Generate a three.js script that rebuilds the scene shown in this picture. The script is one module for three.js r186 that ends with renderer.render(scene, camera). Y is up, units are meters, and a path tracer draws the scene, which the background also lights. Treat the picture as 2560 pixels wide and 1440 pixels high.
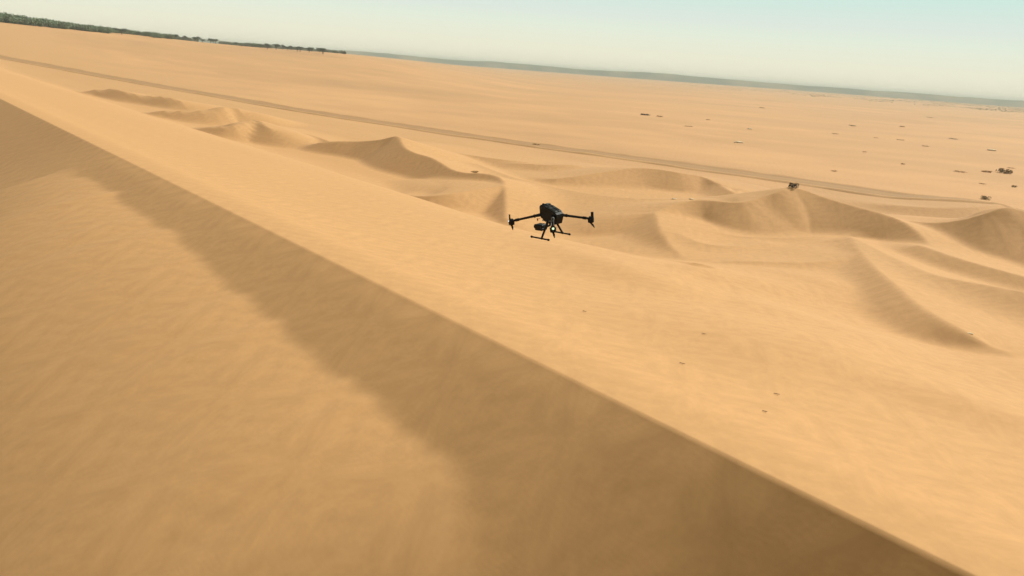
import * as THREE from 'three';
import { mergeGeometries, mergeVertices } from 'three/addons/utils/BufferGeometryUtils.js';
import { ImprovedNoise } from 'three/addons/math/ImprovedNoise.js';
import { RoundedBoxGeometry } from 'three/addons/geometries/RoundedBoxGeometry.js';

// ---------------------------------------------------------------- camera, sky, sun, exposure
const EYE = 22;                                   // metres above the plain
const scene = new THREE.Scene();
const camera = new THREE.PerspectiveCamera(2 * Math.atan(720 / 1828) * 180 / Math.PI, 16 / 9, 0.1, 40000);
camera.position.set(0, EYE, 0);
camera.rotation.order = 'YXZ';
camera.rotation.set(THREE.MathUtils.degToRad(-16.9), 0, THREE.MathUtils.degToRad(4.2));
scene.add(camera);

const renderer = new THREE.WebGLRenderer({ antialias: true });
renderer.toneMapping = THREE.LinearToneMapping;
renderer.toneMappingExposure = 1.18;
renderer.shadowMap.enabled = true;

{ // clear, dusty desert sky: cream at the horizon, pale turquoise, then dim warm brown overhead, set to warm the shadow fill
  const W = 64, H = 1024, d = new Float32Array(W * H * 4);
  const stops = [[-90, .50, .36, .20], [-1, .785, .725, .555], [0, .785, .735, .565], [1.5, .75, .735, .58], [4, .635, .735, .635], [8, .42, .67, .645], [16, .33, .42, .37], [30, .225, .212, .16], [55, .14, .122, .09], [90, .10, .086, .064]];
  for (let j = 0; j < H; j++) {
    const el = (j + .5) / H * 180 - 90;
    let k = 0; while (k < stops.length - 2 && el > stops[k + 1][0]) k++;
    const a = stops[k], b = stops[k + 1]; let t = THREE.MathUtils.clamp((el - a[0]) / (b[0] - a[0]), 0, 1);
    for (let i = 0; i < W; i++) for (let c = 0; c < 4; c++) d[(j * W + i) * 4 + c] = c === 3 ? 1 : a[c + 1] + (b[c + 1] - a[c + 1]) * t;
  }
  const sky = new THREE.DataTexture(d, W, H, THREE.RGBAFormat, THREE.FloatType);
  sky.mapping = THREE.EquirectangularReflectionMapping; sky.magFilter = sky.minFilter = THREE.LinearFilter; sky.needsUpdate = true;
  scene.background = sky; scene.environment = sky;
}
const SUN_AZ = THREE.MathUtils.degToRad(53), SUN_EL = THREE.MathUtils.degToRad(42);
const sun = new THREE.DirectionalLight(new THREE.Color().setRGB(1, 1, .895), 4.4);
sun.position.set(Math.sin(SUN_AZ) * Math.cos(SUN_EL), Math.sin(SUN_EL), -Math.cos(SUN_AZ) * Math.cos(SUN_EL)).multiplyScalar(400).add(new THREE.Vector3(0, 0, -80));
sun.target.position.set(0, 0, -80);
sun.castShadow = true; sun.shadow.mapSize.set(4096, 4096); sun.shadow.radius = 2;
Object.assign(sun.shadow.camera, { left: -160, right: 160, top: 160, bottom: -160, near: 1, far: 900 });
scene.add(sun, sun.target);
scene.fog = new THREE.FogExp2(new THREE.Color().setRGB(.80, .80, .72), 0.00016);

// ---------------------------------------------------------------- helpers
let seed = 20240611;
const rnd = () => { seed = (seed * 1664525 + 1013904223) >>> 0; return seed / 4294967296; };
const rr = (a, b) => a + (b - a) * rnd();
const perlin = new ImprovedNoise();
const noise = (x, y, z = 0) => perlin.noise(x + 311.7, y + 127.1, z + 74.3);
const fbm = (x, y, o = 4) => { let s = 0, a = .5; for (let i = 0; i < o; i++) { s += a * noise(x, y, i * 7.3); x *= 2.03; y *= 2.03; a *= .5; } return s; };
const sstep = (a, b, x) => { const t = Math.min(1, Math.max(0, (x - a) / (b - a))); return t * t * (3 - 2 * t); };
const mix = (a, b, t) => a + (b - a) * t;
const smax = (a, b, k) => { const h = Math.max(0, k - Math.abs(a - b)); return Math.max(a, b) + h * h / (4 * k); };
const lut = (tab, x) => { if (x <= tab[0][0]) return tab[0][1]; for (let i = 1; i < tab.length; i++) if (x < tab[i][0]) { const t = (x - tab[i - 1][0]) / (tab[i][0] - tab[i - 1][0]); return mix(tab[i - 1][1], tab[i][1], t * t * (3 - 2 * t)); } return tab[tab.length - 1][1]; };
const taken = {};
const numbered = n => { taken[n] = (taken[n] ?? -1) + 1; return taken[n] ? n + '_' + String(taken[n]).padStart(3, '0') : n; };
function add(o, name, data) { o.name = numbered(name); o.userData = data; o.traverse(c => { if (c.isMesh) { c.castShadow = c.receiveShadow = true; } }); scene.add(o); return o; }
function part(geo, mat, name, parent) { const m = new THREE.Mesh(geo, mat); m.name = name; m.castShadow = m.receiveShadow = true; parent.add(m); return m; }

// ---------------------------------------------------------------- the shape of the sand
// u runs along the crest of the great dune (away to the left), v across it towards the sun
const AZ = THREE.MathUtils.degToRad(-42.5), cA = Math.cos(AZ), sA = Math.sin(AZ), VC = 17.1;
const toU = (x, z) => x * sA - z * cA, toV = (x, z) => x * cA + z * sA;
const toX = (u, v) => u * sA + v * cA, toZ = (u, v) => -u * cA + v * sA;
function integrate(tab, total) { // slope table (metres beyond the crest, degrees) -> drop per 0.1 m
  const n = Math.round(tab[tab.length - 1][0] * 10), a = [0];
  for (let i = 1; i <= n; i++) a.push(a[i - 1] + .1 * Math.tan(THREE.MathUtils.degToRad(lut(tab, i / 10))));
  const k = total ? total / a[n] : 1;
  return v => { const f = Math.min(n, v * 10), i = Math.floor(f); return k * mix(a[i], a[Math.min(n, i + 1)], f - i); };
}
const farDrop = integrate([[0, 2], [1.2, 4], [3, 11.5], [5, 10], [9, 8], [18, 8.5], [26, 13], [30, 17.2], [34, 22], [38, 20], [44, 8], [52, 2], [64, 0]]);
const nearDrop = integrate([[0, 2], [1.2, 4], [3, 11.5], [5, 10.5], [9, 9.5], [17, 9.5], [25, 7], [34, 5.5], [44, 6], [54, 6], [64, 4.5], [80, 3], [100, 1], [120, 0]]);
const RIDGES = [ // slope on the lee side, slope on the windward side, crest line (x, z, height over the plain)
  [0.52, 0.22, [[-43.6,-159.3,3.2], [-40.0,-158.5,3.8], [-34.6,-157.3,4.3], [-29.9,-155.0,5.2], [-26.3,-153.8,6.3], [-24.2,-147.9,5.8], [-22.4,-142.6,5.3], [-19.9,-138.7,5.0], [-16.9,-135.9,4.8], [-14.6,-132.0,4.5], [-11.9,-126.9,4.1], [-9.1,-123.1,4.2], [-6.7,-121.7,4.5], [-4.3,-119.9,4.6], [-2.8,-116.0,4.5], [-2.1,-108.4,4.2], [-1.8,-101.8,3.6], [-1.5,-94.0,2.9]]], // peak dune
  [0.50, 0.08, [[-16.4,-105.3,3.0], [-13.3,-101.8,3.6], [-10.0,-102.5,4.0], [-5.7,-106.9,4.3], [-2.6,-110.7,4.4]]], // spur
  [0.30, 0.10, [[-28.4,-174.3,3.2], [-20.1,-165.2,2.9], [-10.9,-161.4,2.6], [1.5,-158.5,2.2]]], // back low
  [0.30, 0.10, [[-1.1,-156.4,2.2], [5.7,-155.2,2.5], [12.1,-157.5,2.6], [14.5,-158.8,2.0]]], // far small
  [0.50, 0.12, [[6.7,-137.5,2.3], [10.6,-139.2,2.8], [17.0,-143.4,3.6], [22.9,-146.8,4.2], [27.0,-147.3,4.2], [31.7,-146.7,3.9], [36.7,-147.4,3.3], [39.2,-143.8,2.5]]], // bowl ridge
  [0.40, 0.15, [[39.9,-150.1,2.4], [39.2,-142.3,2.5], [39.9,-137.7,2.3], [43.8,-143.2,2.0]]], // bowl hook
  [0.12, 0.30, [[-8.7,-148.6,2.3], [0.0,-131.2,2.6], [6.8,-121.8,3.0], [12.8,-115.4,3.4], [18.7,-112.2,3.8], [24.7,-111.8,4.2], [28.3,-111.5,4.4]]], // rim
  [0.50, 0.20, [[18.5,-97.0,4.6], [22.5,-101.5,5.4], [26.0,-102.6,5.8], [30.4,-100.3,6.2], [34.2,-102.4,6.9], [36.7,-103.4,7.7], [39.1,-105.0,8.2], [40.5,-104.7,8.0], [42.9,-103.2,7.4], [45.3,-100.7,7.0], [48.1,-97.0,6.7], [49.8,-94.8,6.3], [50.4,-91.7,5.7], [49.8,-87.4,5.1], [48.6,-82.2,4.6]]], // big peak
  [0.22, 0.16, [[19.6,-99.8,3.6], [22.2,-93.2,3.4], [25.9,-91.6,3.3], [30.8,-91.0,3.4], [35.9,-91.1,3.6], [43.6,-93.9,3.9]]], // bench
  [0.48, 0.12, [[18.2,-96.1,4.6], [17.4,-87.9,4.3], [17.4,-81.8,3.9], [17.7,-76.2,3.8], [18.2,-70.6,3.7], [18.6,-69.0,3.3]]], // left spur
  [0.32, 0.13, [[20.6,-72.7,4.2], [22.9,-72.5,4.6], [27.5,-72.7,4.8], [32.1,-74.1,4.9], [35.9,-76.9,5.0]]], // step
  [0.50, 0.15, [[41.3,-89.6,4.6], [37.8,-78.9,5.3], [34.4,-67.9,6.0], [32.1,-59.4,6.6], [30.2,-52.1,7.1], [29.7,-47.0,7.4], [30.3,-45.2,7.2], [31.4,-44.3,6.8]]], // long spur
  [0.24, 0.24, [[40.9,-86.9,4.8], [39.6,-73.6,5.6], [39.3,-65.8,6.2], [41.3,-61.3,6.7], [43.3,-58.3,7.0], [47.6,-55.3,7.2]]], // right spur
  [0.48, 0.20, [[54.3,-100.3,5.4], [56.0,-97.4,5.9], [58.1,-95.9,6.7], [60.3,-94.7,7.9], [63.0,-94.9,8.9], [65.0,-94.3,8.7], [67.7,-92.1,8.2], [68.4,-84.6,7.4]]], // right peak
  [0.30, 0.10, [[72.8,-141.4,1.4], [79.8,-140.0,1.7], [88.2,-141.5,2.2], [95.7,-146.1,2.3]]], // right far
  [0.50, 0.15, [[-151.7,-260.7,3.6], [-144.1,-258.5,4.6], [-134.4,-250.6,4.6], [-124.9,-245.0,3.8]]], // l1
  [0.50, 0.15, [[-131.0,-249.1,3.6], [-121.4,-244.5,4.2], [-115.1,-241.0,4.4], [-109.7,-237.7,3.8]]], // l2
  [0.50, 0.15, [[-97.8,-199.7,3.8], [-88.7,-198.8,4.4], [-83.1,-201.0,5.2], [-81.4,-206.2,5.8], [-77.4,-205.9,4.8]]], // l3
  [0.50, 0.15, [[-70.5,-165.6,4.0], [-64.9,-165.0,4.8], [-63.3,-170.5,5.4], [-62.5,-173.6,5.6], [-57.7,-167.1,4.8]]], // l4
  [0.35, 0.15, [[-64.8,-191.4,3.0], [-57.6,-181.6,3.0], [-51.6,-174.6,2.8]]], // l5
  [0.35, 0.15, [[-55.2,-180.3,2.8], [-48.1,-172.2,2.9], [-42.8,-166.0,2.6]]], // l6
  [0.34, 0.14, [[47.0,-83.8,5.4], [48.4,-78.1,5.4], [50.4,-75.6,5.2], [53.2,-72.2,5.0]]], // rs2
  [0.26, 0.22, [[19.6,-86.0,3.8], [21.7,-82.6,3.8], [25.4,-82.5,3.8], [30.1,-85.6,3.7]]], // low fold
].map(([lee, back, pts], idx) => {
  const c = new THREE.CatmullRomCurve3(pts.map(p => new THREE.Vector3(p[0], p[2], p[1])), false, 'centripetal').getPoints(pts.length * 3);
  const xs = c.map(p => p.x), zs = c.map(p => p.z), M = 34;
  return { lee, back, idx, c, box: [Math.min(...xs) - M, Math.max(...xs) + M, Math.min(...zs) - M, Math.max(...zs) + M] };
});
function ridgeAt(r, x, z) {
  const b = r.box; if (x < b[0] || x > b[1] || z < b[2] || z > b[3]) return -99;
  let bd = 1e9, W = 0, bh = 0, s = 0;
  for (let i = 1; i < r.c.length; i++) { // crest height and slope blend between the stretches of crest nearby
    const p = r.c[i - 1], q = r.c[i], dx = q.x - p.x, dz = q.z - p.z, l2 = dx * dx + dz * dz;
    const t = Math.min(1, Math.max(0, ((x - p.x) * dx + (z - p.z) * dz) / l2));
    const ex = x - p.x - dx * t, ez = z - p.z - dz * t, d2 = ex * ex + ez * ez, w = (d2 + .004) ** -3;
    bd = Math.min(bd, d2); W += w; bh += w * mix(p.y, q.y, t);
    s += w * mix(r.back, r.lee, sstep(-.9, .9, (ex * -dz + ez * dx) / Math.sqrt(l2 * Math.max(d2, 1e-9))));
  }
  bh /= W; s /= W; const d = Math.sqrt(bd);
  return bh - s * d + s * d * d * .0035 - .02 * Math.max(0, d - 18) ** 2;
}
const rise = (x, z) => { const D = Math.hypot(x, z), a = Math.atan2(x, -z) * 180 / Math.PI; return (20.5 + 8 * sstep(-18, -35, a)) * sstep(380, 1000, D) * (1 - sstep(-15, 2, a)) * (1 - sstep(2500, 5000, D)); };
const SIG = [[3.5, 42], [7, 39], [10.5, 33], [15, 27.5], [24, 23.8], [50, 21.8], [72, 22.5], [90, 26]];
const FOOT = [[0, 11], [6, 8], [10, 5.6], [16, 3.95], [24, 3.82], [29, 3.75], [40, 3.25], [50, 3.0], [68, 2.8], [73, 3.3], [76, 7], [80, 14], [90, 20]];
const TONGUES = []; for (let u = 4; u < 74;) { const w = rr(.5, 1.6) * (.6 + u / 60); TONGUES.push([u, w, rr(-.5, .8), rr(.02, .09)]); u += w * rr(1.1, 2.2); }
// broad soft swells on the windward slope: height, width towards the camera, width away from it, crest line (x, z)
const SWELLS = [[.75, 2.6, 6, [[8, -27], [11.6, -31], [14.8, -34], [19.2, -38.6], [24.5, -45]]], [.55, 1.8, 5, [[13, -31.5], [17.2, -30], [19, -29.2], [20.3, -28.4], [23, -26.4], [28, -22]]], [.9, 3, 7, [[3.6, -58], [5.8, -52.5], [8.1, -49], [10.6, -47.2], [14, -46]]], [.8, 2.4, 7, [[12, -58], [16, -56], [21, -58], [26, -62]]]];
function swellAt(x, z) {
  let y = 0;
  for (const [A, near, away, pts] of SWELLS) {
    let bd = 1e9, bs = 0, e = 0;
    for (let i = 1; i < pts.length; i++) {
      const [px, pz] = pts[i - 1], dx = pts[i][0] - px, dz = pts[i][1] - pz, l2 = dx * dx + dz * dz, t = Math.min(1, Math.max(0, ((x - px) * dx + (z - pz) * dz) / l2));
      const ex = x - px - dx * t, ez = z - pz - dz * t, d2 = ex * ex + ez * ez;
      if (d2 < bd) { bd = d2; bs = (ex * -dz + ez * dx) / Math.sqrt(l2 * Math.max(d2, 1e-6)); e = (i - 1 + t) / (pts.length - 1); }
    }
    if (bd < 500) y += A * (.25 + .75 * Math.sin(Math.PI * e)) * Math.exp(-bd / (2 * mix(away, near, sstep(-1, 1, bs)) ** 2));
  }
  return y;
}
function heightAt(x, z) {
  const u = toU(x, z), v = toV(x, z), w = v - VC;
  const wob = .16 * noise(u * .03, 3.1) * sstep(0, 30, Math.abs(u - 20));
  let y;
  if (w >= 0) {
    const t = sstep(22, 62, u);
    y = 12 - mix(nearDrop(w), farDrop(w), t);
    y = Math.max(y, 0) * (1 - sstep(70, 150, w)) ;
    y += (.35 * fbm(u * .035, w * .05, 3) + .03 * noise(u * .12, w * .16) + .55 * noise(u * .075 + 3, w * .085 + 1.5) * (1 - sstep(20, 45, u)) * sstep(10, 26, w)) * sstep(4, 30, w) * (1 - sstep(120, 400, w));
    y += .9 * (fbm(u * .008, w * .012 + 9, 3)) * sstep(110, 260, w) + .22 * fbm(u * .05, w * .03, 2) * sstep(120, 300, w) * (1 - sstep(900, 2500, w)) * (1 - sstep(250, 700, u));
    y -= 1.5 * Math.exp(-((x - 27.7) ** 2 + (z + 53.0) ** 2) / 130) * sstep(8, 20, w);   // hollow below the long spur
    if (w < 70) y += swellAt(x, z) * sstep(3, 12, w);
    if (w > 20) {
      const n = .35 * fbm(x * .06, z * .06, 2);
      for (const r of RIDGES) { const h = ridgeAt(r, x, z); if (h > -5) y = smax(y, h + n * .5, r.lee < .3 ? 1.0 : .55); }
    }
  } else {
    const X = -w, ts = Math.tan(THREE.MathUtils.degToRad(lut(SIG, u)));
    let foot = lut(FOOT, u), tongue = 0;
    for (const [tu, tw, sk, th] of TONGUES) {
      const d = Math.abs(u - tu - sk * X * .25) / tw;
      if (d < 1) { const k = 1 - d * d * d * d; foot += k * .16; tongue = Math.max(tongue, th * k * sstep(0, 1.2, X)); }
    }
    foot += .12 * noise(u * 1.7, .5) + .3 * noise(u * .4, 8.5);
    const S = 12 - ts * X + tongue * Math.sqrt(Math.max(0, 1 - X / (foot + 1.5)));
    const ta = .065 + .38 * sstep(21, 9, u) + .09 * sstep(56, 72, u);
    const A = 12 - foot * (ts - ta) - ta * X - (.0150 + .003 * sstep(50, 70, u)) * Math.max(0, X - 2) ** 2 + .07 * fbm(u * .09, X * .09, 2);
    y = smax(S, A, mix(.03, .5, sstep(14, 6, u) + sstep(68, 78, u)));
    y = smax(y, .2, 1);
  }
  return y + wob * 0 + rise(x, z);
}

// ---------------------------------------------------------------- sand material
function noiseTexture(n, fn, srgb) {
  const d = new Uint8Array(n * n * 4);
  for (let j = 0; j < n; j++) for (let i = 0; i < n; i++) { const c = fn(i / n, j / n); for (let k = 0; k < 4; k++) d[(j * n + i) * 4 + k] = k === 3 ? 255 : Math.max(0, Math.min(255, Math.round(255 * (Array.isArray(c) ? c[k] : c)))); }
  const t = new THREE.DataTexture(d, n, n, THREE.RGBAFormat); t.wrapS = t.wrapT = THREE.RepeatWrapping; t.magFilter = THREE.LinearFilter; t.minFilter = THREE.LinearMipmapLinearFilter; t.generateMipmaps = true; if (srgb) t.colorSpace = THREE.SRGBColorSpace; t.needsUpdate = true; return t;
}
const tileNoise = (u, v, f, s) => { // periodic noise: four-dimensional ring folded into two perlin lookups
  const a = u * Math.PI * 2, b = v * Math.PI * 2, R = f / 6.283;
  return noise(Math.cos(a) * R + s, Math.sin(a) * R + Math.cos(b) * R * .7, Math.sin(b) * R + s * 1.7);
};
const grain = noiseTexture(512, (u, v) => { const n = .5 * tileNoise(u, v, 9, 1) + .3 * tileNoise(u, v, 31, 5) + .35 * (rnd() - .5); const k = .93 + .07 * n; return [k, k * (1 + .006 * n), k * (1 + .015 * n)]; }, true);
const bump = noiseTexture(512, (u, v) => .5 + .25 * Math.sin((v * 34 + 1.1 * tileNoise(u, v, 7, 3) + .6 * tileNoise(u, v, 17, 6)) * Math.PI * 2) * (.55 + .8 * tileNoise(u, v, 5, 9)) + .12 * (rnd() - .5));
const sandMat = new THREE.MeshStandardMaterial({ vertexColors: true, roughness: .95, metalness: 0, map: grain, bumpMap: bump, bumpScale: .0014 });

// ---------------------------------------------------------------- ground: one sheet from the great dune to the horizon
{
  const axis = (lo, fineLo, fineHi, hi, step, grow) => {
    const a = []; let x = fineLo, s = step;
    while (x > lo) { s *= grow; x -= s; a.unshift(Math.max(x, lo)); }
    for (x = fineLo; x <= fineHi; x += step) a.push(x);
    s = step; while (x < hi) { a.push(x); s *= grow; x += s; } a.push(hi); return a;
  };
  const us = axis(-2500, -4, 120, 26000, .32, 1.035), vs = axis(-2500, VC - 12 - .3 * 0, VC + 118, 26000, .3, 1.035);
  const put = vs.findIndex(v => v > VC - .1); vs[put] = VC; vs.splice(put, 0, VC - .12); vs.splice(put + 2, 0, VC + .12); vs.sort((a, b) => a - b);
  const nu = us.length, nv = vs.length, pos = new Float32Array(nu * nv * 3), uv = new Float32Array(nu * nv * 2), col = new Float32Array(nu * nv * 3), ind = [];
  const base = [.655, .352, .140];
  let k = 0;
  for (let j = 0; j < nv; j++) for (let i = 0; i < nu; i++, k++) {
    const u = us[i], v = vs[j], x = toX(u, v), z = toZ(u, v);
    pos[3 * k] = x; pos[3 * k + 1] = heightAt(x, z); pos[3 * k + 2] = z;
    uv[2 * k] = u / 6; uv[2 * k + 1] = v / 6;
    const far = sstep(70, 150, v - VC);
    // coarser, browner sand lies in loose patches on the plain
    const patch = far * (.5 * fbm(u * .006, v * .013, 4) + .25 * fbm(u * .03 + 4, v * .06, 3) + .3 * fbm(x * .004, z * .035, 3));
    const f = 1 + .03 * fbm(u * .06, v * .06, 3) - .46 * Math.max(-.4, patch);
    col[3 * k] = base[0] * f; col[3 * k + 1] = base[1] * f * (1 - .01 * far); col[3 * k + 2] = base[2] * f * (1 + .02 * far);
    if (i && j) { const a = k - nu - 1, b = k - nu, c = k - 1; ind.push(a, b, c, b, k, c); }
  }
  const g = new THREE.BufferGeometry();
  g.setAttribute('position', new THREE.BufferAttribute(pos, 3)); g.setAttribute('uv', new THREE.BufferAttribute(uv, 2)); g.setAttribute('color', new THREE.BufferAttribute(col, 3));
  g.setIndex(ind); g.computeVertexNormals();
  if (g.attributes.normal.getY(5) < 0) { for (let i = 0; i < ind.length; i += 3) { const t = ind[i]; ind[i] = ind[i + 1]; ind[i + 1] = t; } g.setIndex(ind); g.computeVertexNormals(); }
  add(new THREE.Mesh(g, sandMat), 'desert_ground', { kind: 'structure', label: 'golden sand of the great sharp-crested dune, small dunes and open plain', category: 'ground' });
}

// ---------------------------------------------------------------- the track across the plain
{
  const line = new THREE.CatmullRomCurve3([[-480, -565], [-400, -506], [-345, -465], [-304, -435.5], [-264, -415.5], [-219.6, -387.4], [-177.1, -355.6], [-143.1, -327], [-110, -298], [-80.3, -272], [-58.8, -256], [-40.5, -244], [-19.5, -229.5], [-.8, -217.8], [21.7, -205.5], [46.6, -191.8], [67.5, -178], [80.3, -167.5], [94, -156.5], [106, -147], [120, -136], [150, -112], [190, -80]].map(p => new THREE.Vector3(p[0], 0, p[1])), false, 'centripetal');
  const N = 420, pts = line.getSpacedPoints(N), off = [-8.2, -7, -6.2, -5, -2.6, 0, 2.6, 5, 6.2, 7, 8.2], lift = [-.1, .25, .34, .10, .08, .15, .08, .10, .34, .25, -.1];
  const pos = [], uv = [], col = [], ind = [], M = off.length;
  for (let i = 0; i <= N; i++) {
    const t = line.getTangentAt(i / N), p = pts[i];
    for (let j = 0; j < M; j++) {
      const wav = .5 * noise(i * .11, j * .5, 5), o = off[j] * .82 + wav, x = p.x - t.z * o, z = p.z + t.x * o;
      pos.push(x, heightAt(x, z) + .06 + lift[j] * (1 + .6 * noise(i * .4, j)), z); uv.push(i * 2.4 / 6, o / 6);
      const edge = j < 3 || j > M - 4, f = (1 + .10 * noise(i * .3, j * .9, 2)) * (edge ? .90 : .68 + (j % 5 === 4 ? .03 : 0));
      col.push(.655 * f, .352 * f, .140 * f);
      if (i && j) { const a = (i - 1) * M + j - 1, b = a + 1, c = i * M + j - 1, d = c + 1; ind.push(a, b, c, b, d, c); }
    }
  }
  const g = new THREE.BufferGeometry(); g.setAttribute('position', new THREE.Float32BufferAttribute(pos, 3)); g.setAttribute('uv', new THREE.Float32BufferAttribute(uv, 2)); g.setAttribute('color', new THREE.Float32BufferAttribute(col, 3));
  g.setIndex(ind); g.computeVertexNormals(); if (g.attributes.normal.getY(60) < 0) { g.setIndex(ind.map((_, i) => ind[i - i % 3 + [0, 2, 1][i % 3]])); g.computeVertexNormals(); }
  add(new THREE.Mesh(g, sandMat), 'desert_road', { kind: 'structure', label: 'brown graded track with low banks running behind the small dunes', category: 'road' });
}

// ---------------------------------------------------------------- low scrub-covered hills along the horizon
{
  const NA = 260, ND = 9, pos = [], col = [], ind = [];
  for (let i = 0; i <= NA; i++) for (let j = 0; j < ND; j++) {
    const a = THREE.MathUtils.degToRad(-75 + 150 * i / NA), t = j / (ND - 1), D = 4300 + 2600 * t + 350 * noise(i * .05, 4);
    const top = 38 + 10 * noise(i * .045, 1.5) + 8 * noise(i * .2, 2.5) + 10 * sstep(-10, -40, -75 + 150 * i / NA);
    pos.push(Math.sin(a) * D, -3 + top * Math.sin(Math.PI * Math.pow(t, .7)) + 3 * noise(i * .6, j) * (t > 0 && t < 1), -Math.cos(a) * D);
    const k = .5 + .5 * noise(i * .35, j * .6, 8), s = sstep(.3, .75, k); col.push(mix(.075, .22, s), mix(.085, .17, s), mix(.05, .09, s));
    if (i && j) { const q = (i - 1) * ND + j - 1, b = q + 1, c = i * ND + j - 1, d = c + 1; ind.push(q, c, b, b, c, d); }
  }
  const g = new THREE.BufferGeometry(); g.setAttribute('position', new THREE.Float32BufferAttribute(pos, 3)); g.setAttribute('color', new THREE.Float32BufferAttribute(col, 3)); g.setIndex(ind); g.computeVertexNormals();
  add(new THREE.Mesh(g, new THREE.MeshStandardMaterial({ vertexColors: true, roughness: 1, side: THREE.DoubleSide })), 'distant_hills', { kind: 'structure', label: 'low hazy olive hills along the horizon', category: 'hills' });
}

// ---------------------------------------------------------------- vegetation
const leafMat = c => new THREE.MeshStandardMaterial({ color: new THREE.Color().setRGB(...c), roughness: .9, side: THREE.DoubleSide });
const greenLeaf = leafMat([.20, .25, .15]), darkLeaf = leafMat([.11, .13, .10]), oliveLeaf = leafMat([.27, .185, .082]), dryLeaf = leafMat([.50, .295, .12]), hazeLeaf = leafMat([.19, .18, .11]), blackLeaf = leafMat([.035, .022, .012]), strawLeaf = leafMat([.42, .27, .11]);  // greenLeaf is paled to put distance haze into the woodland colour
const paleScrub = leafMat([.33, .26, .125]); const barkMat = leafMat([.10, .065, .04]);
function leaves(n, lobes, size) { // many small bent leaf faces spread through the lobes of a crown
  const pos = [], v = new THREE.Vector3(), e = new THREE.Euler(), q = [new THREE.Vector3(), new THREE.Vector3(), new THREE.Vector3(), new THREE.Vector3()];
  for (let i = 0; i < n; i++) {
    const [lx, ly, lz, rx, ry, rz] = lobes[Math.floor(rnd() * lobes.length)];
    do v.set(rr(-1, 1), rr(-1, 1), rr(-1, 1)); while (v.lengthSq() > 1);
    v.multiplyScalar(.45 + .55 * Math.pow(v.length(), .3) / Math.max(.2, v.length()) * Math.min(1, v.length()));
    const s = size * rr(.55, 1.35); e.set(rr(0, 6.3), rr(0, 6.3), rr(0, 6.3));
    q[0].set(-s, 0, 0); q[1].set(0, s * .18, -s * .5); q[2].set(s, 0, 0); q[3].set(0, s * .18, s * .5);
    for (const p of q) p.applyEuler(e).add(new THREE.Vector3(lx + v.x * rx, ly + v.y * ry, lz + v.z * rz));
    for (const k of [0, 1, 2, 0, 2, 3]) pos.push(q[k].x, q[k].y, q[k].z);
  }
  const g = new THREE.BufferGeometry(); g.setAttribute('position', new THREE.Float32BufferAttribute(pos, 3)); g.computeVertexNormals(); return g;
}
function stick(a, b, r0, r1, seg = 5) { const A = new THREE.Vector3(...a), B = new THREE.Vector3(...b), d = B.clone().sub(A), g = new THREE.CylinderGeometry(r1, r0, d.length(), seg); g.translate(0, d.length() / 2, 0); g.applyQuaternion(new THREE.Quaternion().setFromUnitVectors(new THREE.Vector3(0, 1, 0), d.normalize())); g.translate(...a); return g.toNonIndexed(); }
function treeGeometries(n, size) { // a spreading desert tree about 8 m high
  const lobes = []; for (let i = 0; i < 9; i++) { const a = rr(0, 6.3), d = rr(.4, 2.9); lobes.push([Math.cos(a) * d, rr(4.2, 6.9), Math.sin(a) * d, rr(1.2, 2), rr(.8, 1.4), rr(1.2, 2)]); }
  const wood = [stick([0, -.3, 0], [.15, 2.6, .1], .28, .2, 6)];
  for (const l of lobes.slice(0, 5)) wood.push(stick([.15, 2.4, .1], [l[0] * .8, l[1], l[2] * .8], .14, .04));
  return [mergeGeometries(wood), leaves(n, lobes, size)];
}
const trees = [0, 1, 2].map(i => treeGeometries(420, .55));
function groundPoint(az, D) { const a = THREE.MathUtils.degToRad(az), x = Math.sin(a) * D, z = -Math.cos(a) * D; return [x, heightAt(x, z), z]; }
{ // the broken row of trees on the left skyline: each tree its own object
  const spots = [];
  for (const [az, n, w] of [[-28.2, 3, .7], [-26.6, 3, .6], [-25.2, 3, .5], [-23.6, 4, .7], [-22.6, 3, .5], [-20.9, 2, .5], [-19.4, 3, .5], [-18.0, 3, .5], [-16.9, 4, .5], [-15.9, 3, .4], [-15.1, 3, .3]]) for (let k = 0; k < n; k++) spots.push([az + rr(-w, w), rr(900, 1040), rr(.55, 1.0)]);
  spots.forEach(([az, D, s], i) => {
    const g = new THREE.Group(), [wood, crown] = trees[i % 3];
    part(wood, barkMat, 'trunk', g); part(crown, i % 4 ? darkLeaf : greenLeaf, 'crown', g);
    g.position.set(...groundPoint(az, D)); g.rotation.y = rr(0, 6.3); g.scale.set(s * rr(1.1, 1.7), s * .85, s * rr(1.1, 1.7));
    add(g, 'desert_tree', { label: 'small dark spreading tree in the broken row on the left skyline', category: 'tree', group: 'trees in the broken row on the left skyline' });
  });
}
function scatter(name, geo, mat, n, place, data, tint) {
  const m = new THREE.InstancedMesh(geo, mat, n), o = new THREE.Object3D(), c = new THREE.Color();
  for (let i = 0; i < n; i++) { const [p, s, h] = place(i); o.position.set(...p); o.rotation.y = rr(0, 6.3); o.scale.set(s, s * h, s); o.updateMatrix(); m.setMatrixAt(i, o.matrix); const k = rr(.7, 1.25); m.setColorAt(i, c.setRGB(k * tint[0], k * tint[1], k * tint[2])); }
  return add(m, name, data);
}
const farTree = leaves(190, [[0, 4.4, 0, 3, 2, 3], [1.8, 3.4, .8, 2.2, 1.6, 2.2], [-1.6, 3, -.9, 2.2, 2, 2.2], [0, 1.4, 0, 2.6, 1.6, 2.6]], .85);
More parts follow.
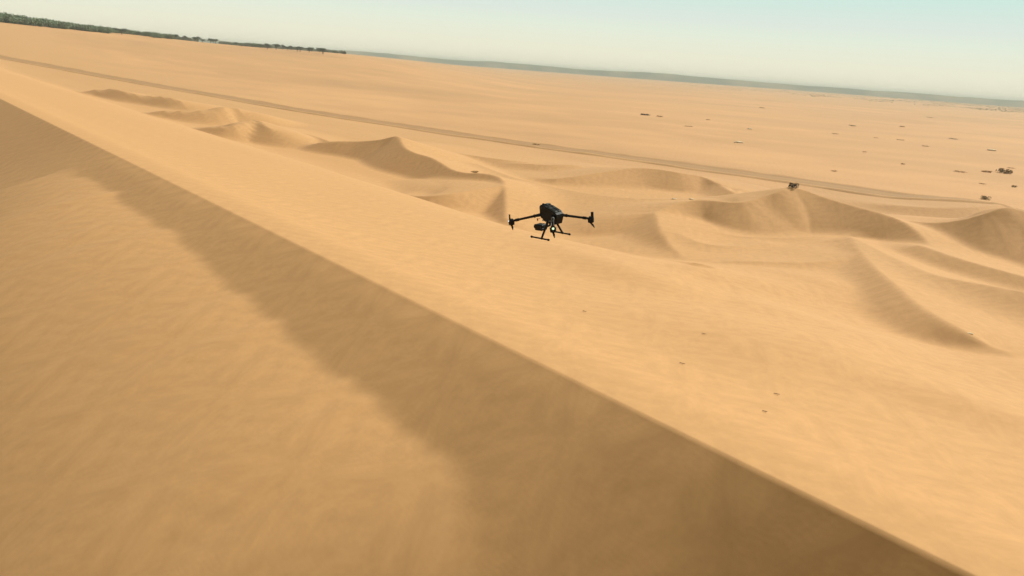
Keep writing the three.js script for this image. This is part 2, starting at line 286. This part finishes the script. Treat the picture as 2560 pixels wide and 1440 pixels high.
scatter('far_woodland', farTree, greenLeaf, 2600, i => {
  let az, D; do { az = rr(-46, -25); D = 890 + 900 * rnd() ** 1.6; } while (noise(az * .35, D * .004, 2) < -.15 + sstep(-31, -25, az) * .5 || rnd() < sstep(-31, -24, az) * .6);
  return [groundPoint(az, D), rr(.6, 1.0) * (1 + .5 * sstep(-29, -36, az)), rr(.75, 1.05)];
}, { kind: 'stuff', label: 'green belt of woodland massed on the far left skyline', category: 'woodland' }, [1, 1, 1]);
scatter('far_thicket', farTree, hazeLeaf, 1300, i => {
  let az, D; do { az = rr(-30, -13.5); D = 1250 + 1300 * rnd(); } while (noise(az * .5, D * .002, 6) < .05);
  return [groundPoint(az, D), rr(.7, 1.2), rr(.6, 1)];
}, { kind: 'stuff', label: 'hazy olive thicket along the skyline beyond the broken row of trees', category: 'thicket' }, [.9, 1, 1]);
scatter('far_scrub', leaves(60, [[0, .5, 0, 1.2, .6, 1.2], [.8, .4, .3, .9, .5, .9]], .5), paleScrub, 5200, i => {
  let az, D; do { az = rr(12, 48); D = 2000 + 3000 * rnd(); } while (rnd() > .15 + .85 * sstep(14, 36, az) || noise(az * .4, D * .002, 3) < -.2);
  return [groundPoint(az, D), rr(.6, 1.3), rr(.6, 1)];
}, { kind: 'stuff', label: 'greenish scrub spread over the far right end of the plain', category: 'scrub' }, [.8, 1.05, .9]);

// desert shrubs one can pick out on the plain
function shrubParts(spread, high, n, size) {
  const stems = [], lobes = [];
  for (let i = 0; i < 9; i++) { const a = i * .7 + rr(-.3, .3), d = spread * rr(.35, 1), h = high * rr(.5, .95); stems.push(stick([0, -.15, 0], [Math.cos(a) * d, h, Math.sin(a) * d], .035, .012, 4)); lobes.push([Math.cos(a) * d * .85, h * .5, Math.sin(a) * d * .85, spread * .4, high * .48, spread * .4]); }
  return [mergeGeometries(stems), leaves(n, lobes, size)];
}
const shrubKinds = [shrubParts(1, .8, 220, .13), shrubParts(1.1, .55, 200, .13), shrubParts(.9, .95, 220, .12)];
function shrub(name, x, z, w, h, mat, data, kind = 0, sink = 0) {
  const g = new THREE.Group(), [a, b] = shrubKinds[kind];
  part(a, barkMat, 'stems', g); part(b, mat, 'foliage', g);
  g.position.set(x, heightAt(x, z) - sink, z); g.rotation.y = rr(0, 6.3); g.scale.set(w / 2, h, w / 2);
  return add(g, name, { category: 'shrub', ...data });
}
shrub('desert_shrub', 39.1, -105.2, 1.6, 1.1, blackLeaf, { label: 'dark brown shrub on the very top of the tall peaked dune' }, 0, .1);
shrub('grass_tuft', -8.3, -132, 1.5, .7, strawLeaf, { label: 'pale dry tuft on the winding dune crest above the drone', category: 'grass tuft' }, 1, .05);
shrub('grass_tuft', 46.1, -111.9, 1.7, .45, dryLeaf, { label: 'dry brown tuft just right of the peaked dune top', category: 'grass tuft' }, 1, .05);
shrub('desert_shrub', 4.2, -216, 2.6, .9, dryLeaf, { label: 'low brown shrub at the edge of the track above the drone' }, 1);
shrub('desert_shrub', 155.9, -240.2, 4.6, 2.1, oliveLeaf, { label: 'largest dark shrub on the plain near the right edge' }, 0);
shrub('desert_shrub', 149.5, -239, 3.2, 1.1, dryLeaf, { label: 'lower brown shrub touching the largest shrub near the right edge' }, 1);
shrub('desert_shrub', 107.3, -169.8, 2.6, 1.0, oliveLeaf, { label: 'shrub nearest the track at the far right' }, 2);
shrub('desert_shrub', 68.2, -428.4, 6.0, 1.5, blackLeaf, { label: 'left one of two dark shrubs alone on the middle of the plain' }, 1);
shrub('desert_shrub', 75.7, -421.9, 3.6, 1.2, dryLeaf, { label: 'right one of two dark shrubs alone on the middle of the plain' }, 1);
for (const [x, z, w, h, m, k] of [[212.3, -487.9, 7, 1.7, oliveLeaf, 1], [159.6, -385, 3.6, 1, dryLeaf, 1], [87.4, -207.3, 2.2, .6, dryLeaf, 1], [432.4, -810.4, 10, 1.7, oliveLeaf, 1], [183.9, -343.1, 3.2, .8, dryLeaf, 1], [124.6, -243.4, 3, .8, dryLeaf, 2], [125.5, -201.1, 2.2, .7, dryLeaf, 1], [132.9, -199.2, 2.6, .9, oliveLeaf, 2], [188.8, -377.2, 4, .9, dryLeaf, 1], [177.6, -378.9, 4, .7, dryLeaf, 1], [223.9, -718, 8, 1.4, dryLeaf, 1], [137.6, -233.1, 4, .7, dryLeaf, 1], [104.7, -430, 3, .8, dryLeaf, 1], [77.4, -354.6, 4, .7, dryLeaf, 1], [130, -284.5, 3, .7, dryLeaf, 1], [240, -420, 5, .9, oliveLeaf, 1], [260, -520, 6, 1, dryLeaf, 0], [172, -262, 2.6, .7, dryLeaf, 1]])
  shrub('low_shrub', x, z, w * rr(.6, 1.1), h * rr(.5, .9), m, { label: 'small low shrub scattered on the plain beyond the track at right', group: 'low shrubs scattered on the plain' }, k);

// ---------------------------------------------------------------- stones and dry twigs on the sand
function stoneGeometry(w, h, d) { const g = mergeVertices(new THREE.IcosahedronGeometry(.5, 2).deleteAttribute('uv').deleteAttribute('normal')), p = g.attributes.position, s = rr(0, 90); for (let i = 0; i < p.count; i++) { const k = 1 + .45 * noise(p.getX(i) * 2.2 + s, p.getY(i) * 2.2, p.getZ(i) * 2.2); p.setXYZ(i, p.getX(i) * k * w, Math.max(-.3, p.getY(i) * k) * h, p.getZ(i) * k * d); } g.computeVertexNormals(); return g; }
const paleStone = new THREE.MeshStandardMaterial({ color: new THREE.Color().setRGB(.72, .56, .36), roughness: .85 }), twigMat = new THREE.MeshStandardMaterial({ color: new THREE.Color().setRGB(.22, .125, .06), roughness: .9 });
for (const [x, z, w, label] of [[81.1, -281.3, 3.2, 'nearer of two pale flat rocks on the plain beyond the track'], [111.7, -372.1, 3, 'farther of two pale flat rocks on the plain beyond the track'], [216.5, -346.4, 4.2, 'pale rock among the shrubs near the right edge'], [23.7, -111.4, .8, 'left one of two small white stones below the hollow left of the peaked dune'], [26.3, -111.2, .7, 'right one of two small white stones below the hollow left of the peaked dune'], [30.3, -45.8, .38, 'small white stone near the lower end of the long dark spur']]) {
  const m = new THREE.Mesh(stoneGeometry(w, w * .3, w * .5), paleStone); m.position.set(x, heightAt(x, z) + w * .04, z); m.rotation.y = rr(-.3, .3);
  add(m, 'pale_stone', { label, category: 'stone', group: 'pale stones on the sand' });
}
for (const [x, z, l, label] of [[7, -27.2, .11, 'dry dark twig nearest the drone side of the bright slope, left of the others'], [9, -31.9, .11, 'dry dark twig farthest up among the four on the right of the bright slope'], [10.2, -25.3, .11, 'dry twig farthest right on the bright slope'], [8.9, -22.8, .08, 'faint dry twig closest to the great crest on the right'], [3.6, -33.8, .10, 'faint dry twig on the bright slope below the drone']]) {
  const g = mergeGeometries([stick([-l, .03, -.03], [0, .045, .03], .012, .016), stick([0, .045, .03], [l, .03, -.02], .016, .008), stick([l * .2, .04, .02], [l * .75, .055, .07], .009, .004)]);
  g.rotateY(-.35 + rr(-.15, .15)); g.translate(x, heightAt(x, z), z);
  const c = new THREE.Vector3(x, heightAt(x, z), z); g.translate(-c.x, -c.y, -c.z); const m = new THREE.Mesh(g, twigMat); m.position.copy(c);
  add(m, 'dry_twig', { label, category: 'twig', group: 'dry twigs on the bright slope' });
}

// ---------------------------------------------------------------- the drone
{
  const pl = (c, r = .55, m = 0) => new THREE.MeshPhysicalMaterial({ color: new THREE.Color().setRGB(...c), roughness: r, metalness: m, specularIntensity: .45 });
  const shell = pl([.0065, .0072, .0088], .5), dark = pl([.004, .0042, .005], .5), carbon = pl([.006, .006, .0065], .4), grey = pl([.045, .048, .047], .42), metal = pl([.22, .22, .22], .4, .3), red = pl([.25, .02, .015], .5), glass = pl([.01, .01, .014], .08), white = pl([.65, .65, .62], .5);
  const glow = (r, g, b, k) => new THREE.MeshStandardMaterial({ color: 0x111111, emissive: new THREE.Color().setRGB(r, g, b), emissiveIntensity: k, roughness: .4 });
  const drone = new THREE.Group();
  const cyl = (r0, r1, h, s = 20) => new THREE.CylinderGeometry(r1, r0, h, s);
  const rbox = (x, y, z, r = .006) => new RoundedBoxGeometry(x, y, z, 3, r);
  const tubeAt = pts => new THREE.CatmullRomCurve3(pts.map(p => new THREE.Vector3(...p)));
  // fuselage: a tall nose, a back that slopes down to the tail, a belly keel
  const prof = [[-.128, -.045], [-.132, .055], [-.118, .070], [-.062, .067], [-.030, .052], [.105, .006], [.127, -.012], [.124, -.046], [.098, -.112], [.045, -.118], [.004, -.090], [-.078, -.076], [-.114, -.064]];
  const sh = new THREE.Shape(prof.map(p => new THREE.Vector2(p[0], p[1])));
  const bg = new THREE.ExtrudeGeometry(sh, { depth: .092, bevelEnabled: true, bevelThickness: .012, bevelSize: .009, bevelSegments: 3, curveSegments: 4 });
  bg.translate(0, 0, -.046); bg.rotateY(-Math.PI / 2);                      // profile runs along z, nose at -z
  const body = part(bg, shell, 'body', drone);
  const seam = part(rbox(.119, .004, .15, .0015), dark, 'seam', body); seam.position.set(0, -.022, .03); seam.rotation.x = .1;
  for (const s of [-1, 1]) { const v = part(rbox(.006, .022, .05, .002), dark, 'side_vent', body); v.position.set(s * .0585, .018, -.05); const b = part(cyl(.004, .004, .004, 10), metal, 'screw', body); b.rotation.z = Math.PI / 2; b.position.set(s * .0585, .047, -.105); }
  const tail = part(rbox(.085, .045, .012, .004), dark, 'tail_panel', body); tail.position.set(0, -.062, .118); tail.rotation.x = .38;
  for (const s of [-1, 1]) {
    const b = part(rbox(.049, .026, .148, .009), grey, 'battery', drone); b.position.set(s * .0265, .036, .042); b.rotation.x = .335;
    const l = part(rbox(.026, .007, .03, .003), dark, 'latch', b); l.position.set(0, .013, -.055);
    const st = part(rbox(.034, .003, .06, .001), shell, 'panel', b); st.position.set(0, .0125, .02);
  }
  const hatch = part(rbox(.06, .014, .05, .005), grey, 'top_cover', drone); hatch.position.set(.012, .082, -.075);
  const knob = part(cyl(.017, .012, .016), dark, 'top_beacon', drone); knob.position.set(-.028, .086, -.100);
  const eye = part(cyl(.012, .012, .008), glass, 'forward_camera', drone); eye.rotation.x = Math.PI / 2; eye.position.set(0, .02, -.143);
  const sensor = part(rbox(.07, .02, .008, .003), glass, 'obstacle_sensor', drone); sensor.position.set(0, -.02, -.139);
  // four arms with hinge, motor, two-bladed propeller and antenna rod
  const blade = (() => { const s = new THREE.Shape(); s.moveTo(0, -.008); s.quadraticCurveTo(.07, -.018, .12, -.013); s.lineTo(.235, -.006); s.quadraticCurveTo(.245, 0, .235, .003); s.lineTo(.1, .009); s.lineTo(0, .008); const g = new THREE.ExtrudeGeometry(s, { depth: .0022, bevelEnabled: false, curveSegments: 5 }); g.rotateX(Math.PI / 2 + .12); return g; })();
  for (const [sx, sz, lit] of [[-1, -1, 'white'], [1, -1, 'none'], [-1, 1, 'green'], [1, 1, 'none']]) {
    const root = [sx * .052, -.030, sz * .095], tip = [sx * .285, -.090, sz * .345];
    const at = t => root.map((c, i) => mix(c, tip[i], t));
    const arm = part(stick(root, tip, .0145, .0125, 16), carbon, 'arm', drone);
    part(stick(at(-.06), at(.22), .021, .015, 14), shell, 'hinge', arm);
    part(stick(at(.20), at(.245), .0195, .0195, 16), sx < 0 && sz > 0 ? metal : dark, 'collar', arm);  // nearest collar is pale: the hinge highlight is put into its colour
    part(stick(at(.74), at(.86),   .0170, .0170, 14), dark, 'sleeve', arm);
    const motor = part(cyl(.033, .036, .048, 28), dark, 'motor', drone); motor.position.set(tip[0], tip[1] - .016, tip[2]);
    const cap = part(cyl(.020, .033, .008, 24), carbon, 'motor_cap', motor); cap.position.y = -.025;
    const mount = part(cyl(.026, .021, .024, 20), carbon, 'motor_mount', motor); mount.position.y = .03;
    const rod = part(sx > 0 ? cyl(.0165, .0155, .062, 18) : cyl(.0095, .0085, .066, 14), sx > 0 ? dark : carbon, 'antenna', drone); rod.position.set(tip[0] + sx * .012, tip[1] + .044, tip[2] + sz * .012);
    const hub = part(cyl(.012, .014, .010, 16), carbon, 'propeller', drone); hub.position.set(tip[0], tip[1] - .049, tip[2]); hub.rotation.y = THREE.MathUtils.degToRad(sx < 0 && sz > 0 ? 50 : 53);
    for (const k of [0, 1]) { const b = part(blade, carbon, 'blade', hub); b.rotation.y = k * Math.PI; }
    if (lit !== 'none') {
      const l = part(new THREE.SphereGeometry(lit === 'green' ? .0125 : .0075, 16, 12), lit === 'green' ? glow(.72, 1, .55, 1.1) : glow(1, 1, .92, 1.0), 'navigation_light', drone);
      if (lit === 'green') l.position.set(tip[0] - .022, tip[1] + .004, tip[2] + .026); else l.position.set(tip[0] - .033, tip[1] + .004, tip[2] - .010);
      l.userData.label = lit === 'green' ? 'pale green glowing light on the nearest motor' : 'small white light on the left motor';
    }
  }
  const brace = part(mergeGeometries([stick([-.075, -.040, .112], [-.150, -.105, .165], .0065, .004, 10), stick([-.105, -.066, .133], [-.124, -.07, .10], .0045, .003, 10), stick([-.150, -.105, .165], [-.158, -.150, .172], .0035, .0025, 8)]), metal, 'lit_rod', drone); brace.userData.label = 'forked rod under the tail, its sunlit gleam given as light grey colour';  // antenna rod catching the sun, its brightness put into the pale grey
  // landing gear: two T-shaped legs
  for (const s of [-1, 1]) {
    const leg = part(stick([s * .045, -.085, .012], [s * .160, -.268, .010], .0135, .0115, 14), carbon, 'landing_leg', drone);
    part(stick([s * .042, -.075, .012], [s * .075, -.132, .0115], .019, .014, 14), shell, 'leg_socket', leg);
    const skid = part(stick([s * .161, -.270, -.155], [s * .161, -.270, .122], .0090, .0090, 14), carbon, 'skid', drone);
    for (const z of [-.155, .122]) { const c = part(new THREE.SphereGeometry(.0135, 14, 10), dark, 'rubber_foot', skid); c.scale.z = 1.4; c.position.set(s * .161, -.270, z); }
    const tee = part(new THREE.SphereGeometry(.014, 12, 10), carbon, 'joint', skid); tee.position.set(s * .161, -.268, .010);
  }
  // camera on its gimbal below the nose
  const mount = part(cyl(.026, .024, .034, 20), dark, 'gimbal_mount', drone); mount.position.set(0, -.088, -.098);
  const yoke = part(new THREE.TubeGeometry(tubeAt([[0, -.105, -.098], [.004, -.112, -.075], [.03, -.130, -.058], [.05, -.165, -.075], [.054, -.186, -.120], [.050, -.190, -.155]]), 28, .0115, 12), carbon, 'gimbal_arm', drone);
  const cam = part(rbox(.100, .072, .112, .014), dark, 'gimbal_camera', drone); cam.position.set(-.006, -.188, -.165); cam.rotation.y = .12;
  const lens = part(cyl(.026, .024, .022, 24), carbon, 'lens', cam); lens.rotation.x = Math.PI / 2; lens.position.set(-.014, .004, -.063);
  const gl = part(cyl(.017, .017, .003, 20), glass, 'lens_glass', cam); gl.rotation.x = Math.PI / 2; gl.position.set(-.014, .004, -.0755);
  const lens2 = part(cyl(.011, .011, .012, 18), glass, 'lens', cam); lens2.rotation.x = Math.PI / 2; lens2.position.set(.022, -.012, -.058);
  const rib = part(rbox(.102, .010, .114, .004), carbon, 'camera_rib', cam); rib.position.y = -.01;
  const ring = part(new THREE.TorusGeometry(.008, .0022, 10, 22), white, 'cable_loop', drone); ring.position.set(-.05, -.094, -.075); ring.rotation.y = Math.PI / 2;
  const lever = part(mergeGeometries([stick([-.048, -.074, -.118], [-.062, -.086, -.150], .0022, .002, 8), stick([-.064, -.078, -.151], [-.062, -.104, -.150], .0075, .0065, 12)]), red, 'lever', drone); lever.userData.label = 'small dark red lever under the nose';
  for (const c of drone.children) if (['body', 'battery', 'top_cover', 'top_beacon', 'forward_camera', 'obstacle_sensor'].includes(c.name)) c.position.z += .022;
  drone.position.set(0.363, EYE - 1.530, -8.047);
  drone.quaternion.setFromEuler(new THREE.Euler(THREE.MathUtils.degToRad(0), 0, THREE.MathUtils.degToRad(8))).multiply(new THREE.Quaternion().setFromAxisAngle(new THREE.Vector3(0, 1, 0), THREE.MathUtils.degToRad(41)));
  add(drone, 'quadcopter_drone', { label: 'black four-armed camera drone hovering over the bright dune slope', category: 'drone' });
}
renderer.render(scene, camera);
